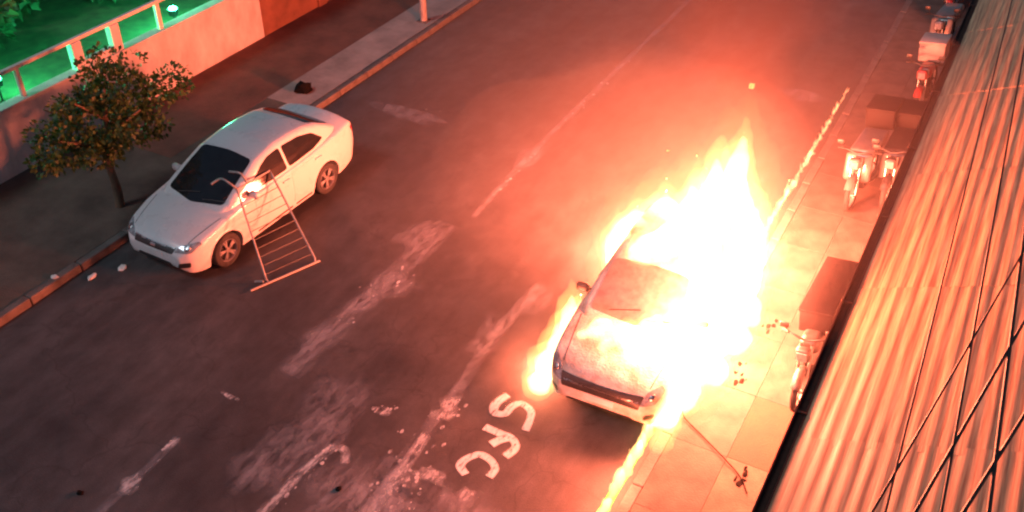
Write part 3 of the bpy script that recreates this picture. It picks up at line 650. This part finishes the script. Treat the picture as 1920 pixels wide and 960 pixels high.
# ================================================================== motorcycles
def motorbike(loc, rz, fair, label, box=None, boxm=None, seat_l=.65, tilt=-.12, cover=None):
    t = setp(empty('motorcycle', loc, rz), label, 'motorcycle', 'motorcycles parked along the right pavement'); t.rotation_euler = (0, tilt, rz)
    for y in (.30, 1.55):
        wl = obj('wheel', lathe_bm([(.22, -.03), (.27, -.045), (.295, -.03), (.3, 0), (.295, .03), (.27, .045), (.22, .03)], 'X', 24, ring=True), M['rubber'], t, smooth=50); wl.location = (0, y, .3)
        bm = bmesh.new(); add_lathe(bm, [(.225, -.02), (.225, .02), (.2, .02), (.2, -.02)], 'X', 24, ring=True)
        for k in range(6): add_box(bm, Matrix.Rotation(k * math.pi / 3, 3, 'X') @ Vector((0, 0, .11)), (.012, .02, .2), 0, Matrix.Rotation(k * math.pi / 3, 3, 'X'))
        add_lathe(bm, [(.04, -.05), (.04, .05)], 'X', 10); obj('rim', bm, M['alloy'], wl)
    bm = bmesh.new()
    for s in (-1, 1): add_tube(bm, [(s * .07, .30, .3), (s * .07, .42, .62), (s * .075, .52, .92)], .022, 8)
    obj('fork', bm, M['chrome'], t, smooth=50)
    bm = bmesh.new(); add_tube(bm, curve_pts([(0, .5, .85), (0, .62, .45), (0, .95, .35), (0, 1.2, .5), (0, 1.55, .3)], 5), .03, 8); add_tube(bm, [(0, .55, .8), (0, 1.1, .68), (0, 1.75, .72)], .03, 8)
    obj('frame', bm, M['bike_grey'], t, smooth=50)
    bm = bmesh.new(); add_box(bm, (0, .85, .36), (.24, .36, .28), .05, None, 2); add_lathe(bm, [(.09, -.13), (.09, .13)], 'X', 14, (0, .95, .32)); obj('engine', bm, M['bike_grey'], t, smooth=40)
    tk = box_bm((0, .80, .80), (.27, .42, .22), .085, None, 4); obj('fuel_tank', tk, fair, t, smooth=60)
    obj('seat', box_bm((0, 1.0 + seat_l / 2, .80), (.25, seat_l, .10), .04, None, 3), M['seat'], t, smooth=60)
    obj('tail_fairing', box_bm((0, 1.5, .70), (.2, .5, .12), .04, None, 2), fair, t, smooth=60)
    obj('front_mudguard', lathe_part(.32, .07, .3), fair, t, smooth=50)
    hl = obj('headlight', box_bm((0, .38, .86), (.2, .14, .2), .05, None, 3), fair, t, smooth=60)
    obj('lens', box_bm((0, .305, .86), (.14, .02, .13), .008), M['lamp_glass'], hl)
    hb = obj('handlebar', tube_bm(curve_pts([(-.36, .62, 1.0), (-.2, .53, 1.04), (0, .5, 1.0), (.2, .53, 1.04), (.36, .62, 1.0)], 5), .015, 8), M['black'], t, smooth=50)
    for s in (-1, 1):
        obj('grip', tube_bm([(s * .36, .62, 1.0), (s * .25, .56, 1.03)], .022, 8), M['rubber'], hb)
        obj('mirror', box_bm((s * .3, .5, 1.18), (.12, .03, .08), .012), M['black'], hb, smooth=50); obj('mirror_stem', tube_bm([(s * .24, .54, 1.03), (s * .3, .5, 1.17)], .008, 6), M['black'], hb)
    obj('exhaust', tube_bm([(.1, .75, .3), (.14, 1.1, .24), (.15, 1.7, .34)], [.02, .04, .045], 10), M['chrome'], t, smooth=50)
    if cover:
        obj('leg_shield', box_bm((0, .62, .68), (.46, .16, .5), .06, Matrix.Rotation(R(-18), 3, 'X'), 3), fair, t, smooth=60)
        obj('padded_cover', box_bm((0, 1.22, .86), (.44, .95, .16), .06, None, 3), cover, t, smooth=60)
    if box:
        sx, sy, sz, by, bz = box
        bx_ = obj('cargo_box', box_bm((0, by, bz + sz / 2), (sx, sy, sz), .025, None, 2), boxm, t, smooth=40)
        obj('lid', box_bm((0, by, bz + sz + .012), (sx + .02, sy + .02, .05), .012, None, 2), boxm, bx_, smooth=40)
        obj('rack', box_bm((0, by, bz - .02), (sx * .7, sy * .8, .03), .005), M['bike_grey'], bx_)
    return t
def lathe_part(r, hw, a0):
    bm = bmesh.new(); prev = None
    for k in range(9):
        a = R(30 + 110 * k / 8); ring = [bm.verts.new((x, .3 + math.cos(a) * (r + d), .3 + math.sin(a) * (r + d))) for x, d in ((-hw, -.01), (-hw * .6, .02), (hw * .6, .02), (hw, -.01))]
        if prev:
            for i in range(3): bm.faces.new((prev[i], prev[i + 1], ring[i + 1], ring[i]))
        prev = ring
    return bm
motorbike((-1.16, 9.98, .13), R(-2), M['bike_grey'], 'motorcycle with a long dark cargo box nearest the fire', (.44, 1.35, .34, 1.55, .84), M['tarp'])
motorbike((-1.68, 15.2, .13), R(-4), M['bike_white'], 'pale motorcycle with a dark top box, left one of the pair', (.5, .62, .34, 2.1, .88), M['tarp'], .55, cover=M['bike_white'])
motorbike((-1.14, 15.5, .13), R(-2), M['bike_grey'], 'dark motorcycle beside the pale one, close to the gutter', (.5, .62, .32, 1.95, .86), M['tarp'], .9, cover=M['seat'])
motorbike((-1.28, 19.3, .13), R(-3), M['bike_red'], 'motorcycle carrying a square white box with grid lid, behind the pair', (.5, .55, .38, 1.35, .85), M['box_white'], .4)
motorbike((-1.42, 22.0, .13), R(-6), M['bike_white'], 'pale scooter between two motorcycles with white boxes', None, None, .75, cover=M['bike_white'])
motorbike((-1.45, 24.5, .13), R(6), M['bike_red'], 'farthest motorcycle at the top edge with a wide white box', (.6, .6, .36, 1.2, .85), M['box_white'], .4)

# ================================================================== low building on the right with a corrugated roof
EX, EZ, KS = -.83, 1.8, .40
bld = setp(empty('low_shed', (1.5, 12, 0)), 'low shed along the right pavement with a corrugated roof glowing in the firelight', 'building')
obj('wall', at(bld, slab(-.30, -.12, 2, 34, .0, 1.75)), M['wall'], bld)
obj('rear_wall', at(bld, slab(4.9, 5.1, 2, 34, 0, 3.9)), M['wall'], bld)
def sheet_mesh(wd, ln):
    n = 72; bm = bmesh.new(); rows = []
    for j in range(13):
        y = ln * (j / 12 - .5); r = []
        for i in range(n + 1):
            x = wd * (i / n - .5); ph = x / .171 * 2 * math.pi
            r.append(bm.verts.new((x, y, (.0050 * math.sin(ph)) * (.8 + .5 * noise.noise(Vector((x * 6, y * .3, 3)))) + .004 * noise.noise(Vector((x * 4, y * .35, 0))))))
        rows.append(r)
    low = [[bm.verts.new(v.co - Vector((0, 0, .005))) for v in r] for r in rows]
    for a, b, c, d_ in zip(rows, rows[1:], low, low[1:]):
        for i in range(n): bm.faces.new((a[i], a[i + 1], b[i + 1], b[i])); bm.faces.new((c[i], d_[i], d_[i + 1], c[i + 1]))
    for a, c in ((rows[0], low[0]), (rows[-1], low[-1])):
        for i in range(n): bm.faces.new((a[i], c[i], c[i + 1], a[i + 1]))
    bmesh.ops.recalc_face_normals(bm, faces=bm.faces)
    me = bpy.data.meshes.new('roof_sheet'); bm.to_mesh(me); bm.free(); me.materials.append(M['roof']); me.polygons.foreach_set('use_smooth', [True] * len(me.polygons)); me.set_sharp_from_angle(angle=R(50)); return me
smesh = sheet_mesh(.90, 3.15); ang = math.atan(KS); ca = math.cos(ang)
roof = empty('roof', (0, 0, 0), 0, bld)
roof.location = (-1.5, -12, 0)
for i in range(7):
    for j in range(10):
        d = .44 + i * .855; x = EX + d * ca; z = EZ + d * math.sin(ang)
        link_mesh('roof_sheet', smesh, roof, (x + random.uniform(-.01, .01), 3.4 + j * 3.05, z + .012 + .004 * (j % 2) + random.uniform(0, .003)), (random.uniform(-.001, .001), -ang + random.uniform(-.002, .004), random.uniform(-.002, .002)))
bm = bmesh.new()
P0 = [(-.13, .05), (-.125, -.06), (-.02, -.07), (.0, .03), (-.015, .03), (-.03, -.055), (-.11, -.045), (-.115, .05)]
a_ = [bm.verts.new((EX + p[0], 2, EZ + p[1])) for p in P0]; b_ = [bm.verts.new((EX + p[0], 34, EZ + p[1])) for p in P0]
for k in range(8): bm.faces.new((a_[k], a_[(k + 1) % 8], b_[(k + 1) % 8], b_[k]))
bm.faces.new(a_[::-1]); bm.faces.new(b_)
obj('gutter', at(bld, bm), M['gutter'], bld)
for y in np.arange(4, 30, 2.2):
    obj('gutter_bracket', at(bld, box_bm((EX - .07, y, EZ + .03), (.15, .03, .02), .004)), M['gutter'], bld)
# ------------------------------------------------------------------ overhead cables above the shed
def wire(p0, p1, sag, r, label):
    p0, p1 = Vector(p0), Vector(p1); pts = []
    for k in range(25):
        u = k / 24; q = p0.lerp(p1, u); q.z -= sag * 4 * u * (1 - u); pts.append(q)
    setp(obj('overhead_cable', tube_bm(pts, r, 6), M['cable'], smooth=True), label, 'cable', 'overhead cables above the shed roof')
def through(a, b, lo, hi):
    a, b = Vector(a), Vector(b); d = (b - a) / (b.y - a.y); return a + d * (lo - a.y), a + d * (hi - a.y)
for (a, b, s, r, lb) in [((.54, 7.34, 5.2), (.14, 4.76, 5.2), .0, .008, 'overhead cable ending highest on the right edge of the frame'),
                          ((.52, 7.57, 5.2), (.60, 5.47, 5.2), .0, .013, 'thick overhead cable running down near the right edge'),
                          ((.63, 6.41, 5.2), (.27, 4.32, 5.2), .0, .011, 'overhead cable crossing the lower right of the roof diagonally to the bottom edge'),
                          ((.73, 5.43, 5.2), (.51, 4.45, 5.2), .0, .012, 'overhead cable cutting the bottom right corner'),
                          ((.30, 7.13, 5.2), (.40, 4.39, 5.2), .0, .009, 'overhead cable running steeply through the brightest roof glow'),
                          ((.04, 6.99, 5.2), (.12, 4.24, 5.2), .0, .007, 'thin overhead cable farthest left above the roof')]:
    q0, q1 = through(a, b, 2.0, 16.0); wire(q0, q1, s, r, lb)

# ================================================================== litter, debris
def lump(name, loc, s, m, label, cat, seed, group=None):
    bm = bmesh.new(); bmesh.ops.create_icosphere(bm, subdivisions=2, radius=1)
    for v in bm.verts:
        v.co *= 1 + .5 * noise.noise(v.co * 1.7 + Vector((seed * 5.3, 0, 0))); v.co = Vector((v.co.x * s[0], v.co.y * s[1], max(-.3, v.co.z) * s[2]))
    z = min(v.co.z for v in bm.verts); o = obj(name, bm, m, None, smooth=35); o.location = (loc[0], loc[1], loc[2] - z); o.rotation_euler = (0, 0, seed * 1.7); setp(o, label, cat, group); return o
lump('litter', (-11.95, 7.95, 0), (.09, .05, .03), M['litter'], 'white crumpled litter on the kerb ahead of the sedan', 'litter', 1, 'litter by the kerb')
lump('litter', (-12.3, 7.55, .135), (.06, .05, .03), M['litter'], 'small white scrap farthest left along the kerb', 'litter', 2, 'litter by the kerb')
lump('litter', (-11.7, 8.35, 0), (.08, .06, .04), M['litter'], 'white scrap just beside the sedan front bumper', 'litter', 3, 'litter by the kerb')
lump('stone', (-8.64, 4.69, .0), (.045, .04, .03), M['char'], 'small dark stone on the road at the bottom left', 'stone', 4)
lump('stone', (-5.84, 6.27, .0), (.04, .035, .03), M['char'], 'small dark stone among the worn paint at the bottom', 'stone', 5)
lump('rubbish_bag', (-12.85, 14.6, .13), (.2, .16, .16), M['char'], 'dark rubbish bag on the pavement behind the sedan boot', 'bag', 6)
def scrap(loc, label, seed):
    rnd = random.Random(seed); t_ = setp(empty('charred_debris', loc), label, 'debris', 'charred scraps on the right pavement', 'thing')
    for k in range(9):
        bm = bmesh.new(); c = Vector((rnd.gauss(0, .05), rnd.gauss(0, .12), 0)); sz = rnd.uniform(.010, .036)
        q = bmesh.ops.create_icosphere(bm, subdivisions=1, radius=1)['verts']; ax = (rnd.uniform(.5, 1.4), rnd.uniform(.6, 2.4), rnd.uniform(.3, .6))
        for v in q: f_ = sz * rnd.uniform(.6, 1.3); v.co = c + Vector((v.co.x * ax[0], v.co.y * ax[1], max(-.15, v.co.z) * ax[2])) * f_
        obj('fragment', bm, M['char'], t_)
scrap((-2.0, 11.75, .135), 'charred twisted scrap farthest up the right pavement beside the flames', 1)
scrap((-2.05, 10.55, .135), 'charred twisted scrap in the middle of the right pavement', 2)
scrap((-1.42, 8.7, .135), 'charred scrap at the end of the fallen wire', 3)
setp(obj('fallen_wire', tube_bm(curve_pts([(-2.38, 9.85, .15), (-2.44, 9.55, .3), (-2.46, 9.38, .17), (-2.1, 9.15, .15), (-1.75, 8.92, .16), (-1.46, 8.72, .15), (-1.3, 8.5, .15)], 6), .008, 6), M['char'], smooth=True), 'fallen dark wire lying across the right pavement', 'wire')

# ================================================================== fire
def tongue(bm, base, h, r, lean=(0, 0), seed=0, nr=12, n=10, squash=1.0):
    base = Vector(base); rings = []
    for k in range(nr + 1):
        t = k / nr; rr = r * (max(0, math.sin(math.pi * (t * .80 + .20))) ** 1.1) * (1 - .25 * t)
        off = Vector((lean[0] * t ** 1.4 + .22 * r * noise.noise(Vector((t * 2.2, seed, 0))) * t * 2, lean[1] * t ** 1.4 + .22 * r * noise.noise(Vector((t * 2.2, seed, 9))) * t * 2, h * t))
        ring = []
        for i in range(n):
            a = 2 * math.pi * i / n; f_ = 1 + .28 * noise.noise(Vector((math.cos(a) * 1.2, math.sin(a) * 1.2, t * 3 - seed)))
            ring.append(bm.verts.new(base + off + Vector((math.cos(a) * rr * f_, math.sin(a) * rr * f_ * squash, 0))))
        rings.append(ring)
    for r0, r1 in zip(rings, rings[1:]):
        for i in range(n): bm.faces.new((r0[i], r0[(i + 1) % n], r1[(i + 1) % n], r1[i]))
    bm.faces.new(rings[0][::-1]); bm.faces.new(rings[-1])
def fused(name, bm, m, parent, voxel=.05, amp=.05, fs=2.5):
    tmp = bpy.data.meshes.new('t'); bm.to_mesh(tmp); bm.free(); to = bpy.data.objects.new('t', tmp); COL.objects.link(to)
    md = to.modifiers.new('r', 'REMESH'); md.mode = 'VOXEL'; md.voxel_size = voxel
    dg = bpy.context.evaluated_depsgraph_get(); me = bpy.data.meshes.new_from_object(to.evaluated_get(dg))
    bpy.data.objects.remove(to)
    me.materials.clear(); me.materials.append(m); me.name = name
    ns = [v.normal.copy() for v in me.vertices]
    for v, n_ in zip(me.vertices, ns):
        q = v.co * fs; v.co += n_ * amp * (noise.noise(Vector((q.x, q.y, q.z * .55))) + .5 * noise.noise(q * 2.3))
    me.polygons.foreach_set('use_smooth', [True] * len(me.polygons))
    o = bpy.data.objects.new(name, me); COL.objects.link(o); o.parent = parent; return o
fire = setp(empty('car_fire', (0, 0, 0)), 'huge white hot blaze over the rear and right side of the hatchback', 'fire')
VC = vol_emis('flame_core', (1, .72, .34), 8.5); VM = vol_emis('flame_mid', (1, .52, .13), 2.4); VG = vol_emis('flame_glow', (1, .33, .08), .3)
T = [  # base, height, radius, lean
    ((-2.62, 9.1, .1), .8, .24, (.0, .1)), ((-2.58, 9.55, .1), 1.05, .30, (0, .1)), ((-2.58, 10.1, .1), 1.3, .34, (.0, .1)), ((-2.6, 10.7, .1), 1.5, .36, (.05, .2)), ((-2.58, 11.3, .1), 1.5, .36, (.0, .2)), ((-2.6, 11.9, .1), 1.45, .36, (.05, .2)), ((-2.7, 12.5, .1), 1.5, .36, (.0, .2)),
    ((-2.95, 10.9, 1.0), 1.0, .36, (0, .2)), ((-3.5, 11.0, 1.2), .75, .34, (-.05, .2)), ((-4.0, 11.3, 1.0), .7, .30, (-.05, .2)), ((-3.2, 11.5, .9), 1.35, .46, (-.05, .3)), ((-3.8, 11.9, .9), .95, .40, (-.05, .2)), ((-3.3, 12.2, .6), 1.7, .46, (.0, .3)), ((-3.05, 12.6, .4), 1.9, .40, (-.05, .3)), ((-3.0, 12.6, 1.3), 1.25, .24, (-.1, .4)),
    ((-4.2, 12.0, .2), .85, .30, (-.1, .1)), ((-4.4, 11.8, .1), .55, .2, (-.2, .05)), ((-4.1, 12.5, .1), 1.0, .34, (-.1, .1)), ((-3.7, 12.9, .1), 1.25, .42, (0, .2)), ((-2.72, 10.0, .75), .7, .22, (0, .1)), ((-2.85, 9.75, .95), .28, .16, (.05, .1)), ((-4.1, 10.75, 1.0), .45, .16, (-.05, .2)), ((-3.1, 9.45, .82), .36, .22, (0, .08)), ((-3.45, 9.6, .86), .34, .22, (0, .08)), ((-3.8, 9.6, .86), .3, .2, (0, .08)), ((-3.15, 9.8, .9), .4, .2, (0, .1)), ((-3.6, 9.35, .8), .26, .17, (0, .05)), ((-3.95, 9.4, .82), .22, .13, (0, .05)), ((-3.3, 9.25, .78), .22, .15, (0, .05)),
    ((-4.28, 11.25, .8), .8, .2, (-.06, .15)), ((-4.12, 10.95, 1.05), .6, .26, (-.05, .2)), ((-4.15, 11.55, .9), .75, .32, (-.08, .2)), ((-3.7, 10.75, 1.3), .5, .26, (0, .2)),
    ((-2.3, 10.2, .12), .5, .2, (.05, .1)), ((-2.25, 11.0, .12), .6, .22, (.05, .1)), ((-2.3, 11.7, .12), .5, .2, (.05, .1))]
bm = bmesh.new()
for i, (b, h, r, l) in enumerate(T): tongue(bm, b, h, r, l, i * 1.7)
fused('flame_core', bm, VC, fire, .05, .07)
bm = bmesh.new()
for i, (b, h, r, l) in enumerate(T):
    tongue(bm, (b[0], b[1], max(.05, b[2] - .1)), h * 1.22 + .12, r * 1.25, (l[0] * 1.4, l[1] * 1.4), i * 1.7)
for i, (b, h, r, l) in enumerate([((-3.6, 12.6, 1.2), 1.1, .18, (-.1, .2)), ((-2.5, 8.8, .05), .7, .25, (0, 0)), ((-4.45, 12.3, .1), .9, .22, (-.2, .2)), ((-4.2, 12.7, .1), 1.2, .25, (-.1, .2))]): tongue(bm, b, h, r, l, 40 + i)
fused('flame', bm, VM, fire, .06, .10)
bm = bmesh.new()
for i, (b, h, r, l) in enumerate(T): tongue(bm, (b[0], b[1], .06), h * 1.35 + b[2] + .3, r * 2.0, (l[0] * 1.5, l[1] * 1.6), i * 1.7)
fused('flame_glow', bm, VG, fire, .09, .15, 1.5)
side = setp(empty('side_fire', (-4.55, 9.9, 0)), 'smaller column of flame along the near left side of the hatchback', 'fire')
bm = bmesh.new()
SD = [((-4.42, 9.0, .05), .36, .2, (0, .05)), ((-4.45, 9.3, .05), .5, .22, (-.02, .08)), ((-4.46, 9.7, .05), .7, .2, (-.02, .1)), ((-4.48, 10.1, .05), .85, .18, (-.05, .12)), ((-4.46, 10.4, .05), .6, .14, (-.05, .12))]
for i, (b, h, r, l) in enumerate(SD): tongue(bm, b, h, r, l, 20 + i)
bmesh.ops.translate(bm, verts=bm.verts, vec=(4.55, -9.9, 0)); fused('flame_core', bm, VC, side, .03, .03, 5)
bm = bmesh.new()
for i, (b, h, r, l) in enumerate(SD): tongue(bm, b, h * 1.3, r * 1.6, l, 20 + i)
bmesh.ops.translate(bm, verts=bm.verts, vec=(4.55, -9.9, 0)); fused('flame', bm, VM, side, .04, .05, 4)
# burning fuel trail in the gutter
trail = setp(empty('burning_fuel_trail', (-2.78, 12, 0)), 'long thin line of burning fuel along the right kerb', 'fire')
VT = vol_emis('trail_flame', (1, .55, .17), 16); VT2 = vol_emis('trail_ember', (1, .30, .12), 20)
def trail_part(name, y0, y1, hmin, hmax, rr, m, step, seed):
    rnd = random.Random(seed); bm = bmesh.new(); y = y0
    while y < y1:
        hh = hmin + (hmax - hmin) * rnd.random() ** 2.2 * (1.5 if rnd.random() < .12 else 1); taper = 1 - .55 * (y - y0) / (y1 - y0) if seed > 1 else 1
        tongue(bm, (-2.78 + .012 * noise.noise(Vector((y, 0, seed))) + rnd.gauss(0, .012), y, .02), hh, rr * taper * rnd.uniform(.45, 1.5), (rnd.gauss(0, .035), rnd.uniform(0, .10)), y * 3, 7, 7, 1.5); y += step * rnd.uniform(.5, 1.5)
    bmesh.ops.translate(bm, verts=bm.verts, vec=(2.78, -12, 0)); fused(name, bm, m, trail, .018, .014, 12)
trail_part('near_flame', 6.6, 9.2, .08, .38, .07, VT, .055, 1)
trail_part('middle_flame', 12.8, 15.6, .07, .36, .065, VT, .055, 2)
trail_part('far_flame', 15.6, 20.3, .06, .22, .046, VT2, .045, 3)
smoke = bpy.data.materials.new('dark_smoke'); smoke.use_nodes = True; t = smoke.node_tree; t.nodes.remove(t.nodes['Principled BSDF'])
pv = t.nodes.new('ShaderNodeVolumePrincipled'); pv.inputs['Color'].default_value = (.1, .06, .05, 1); pv.inputs['Density'].default_value = .055
t.links.new(pv.outputs[0], t.nodes['Material Output'].inputs['Volume'])
sm = setp(empty('smoke_plume', (-3.3, 13.5, 2.4)), 'dark smoke drifting up behind the flames', 'smoke', kind='stuff')
bm = bmesh.new()
for i, (p, r) in enumerate([((0, 0, .35), .4), ((-.25, .5, .7), .55), ((-.55, 1.0, .85), .65), ((-.2, 1.5, 1.25), .75), ((-.9, 1.7, 1.05), .6), ((-.6, 2.3, 1.55), .85), ((-1.3, 2.5, 1.4), .6), ((.1, 2.6, 1.9), .7), ((-.9, 3.3, 2.0), .9)]):
    q = bmesh.ops.create_icosphere(bm, subdivisions=3, radius=r, matrix=Matrix.Translation(p))
bm2 = bm.copy(); bmesh.ops.scale(bm2, vec=(1.35, 1.1, 1.15), verts=bm2.verts); bm3 = bm.copy(); bmesh.ops.scale(bm3, vec=(1.8, 1.2, 1.25), verts=bm3.verts)
fused('smoke', bm, smoke, sm, .1, .35, 1.3); fused('smoke', bm2, smoke, sm, .12, .45, 1.1); fused('smoke', bm3, smoke, sm, .14, .5, .9)
glow = bpy.data.materials.new('thin_firelit_smoke'); glow.use_nodes = True; t = glow.node_tree; t.nodes.remove(t.nodes['Principled BSDF'])
pv = t.nodes.new('ShaderNodeVolumePrincipled'); pv.inputs['Color'].default_value = (.8, .7, .66, 1); pv.inputs['Density'].default_value = .008
t.links.new(pv.outputs[0], t.nodes['Material Output'].inputs['Volume'])
for k, (c, rad) in enumerate([((-1.1, -1.4, -.6), (2.8, 3.0, 1.7)), ((-1.3, .2, -.3), (4.4, 6.5, 2.6))]):
    bm = bmesh.new(); bmesh.ops.create_icosphere(bm, subdivisions=4, radius=1)
    for v in bm.verts:
        f_ = 1 + .22 * noise.noise(v.co * 1.6 + Vector((k * 4, 0, 0))); v.co = Vector((v.co.x * rad[0] * f_ + c[0], v.co.y * rad[1] * f_ + c[1], max(-2.39, v.co.z * rad[2] * f_ + c[2])))
    obj('thin_smoke', bm, glow, sm, smooth=True)
def fire_light(parent, loc, wts, size, col=FIRE_COL):
    l = bpy.data.lights.new('fire_light', 'POINT'); l.energy = wts; l.color = col; l.shadow_soft_size = size
    o = bpy.data.objects.new('fire_light', l); COL.objects.link(o); o.location = Vector(loc) - parent.location; o.parent = parent
fire_light(fire, (-3.3, 13.15, 1.3), 10500, .45)
fire_light(fire, (-2.25, 10.7, 1.3), 3600, .3)
fire_light(fire, (-2.3, 10.2, 1.95), 3000, .25)
fire_light(fire, (-4.5, 12.5, .6), 2300, .2)
fire_light(fire, (-2.85, 10.0, 1.25), 550, .12)
fire_light(trail, (-2.85, 7.9, .45), 230, .12)
fire_light(side, (-4.62, 9.5, .28), 380, .12)
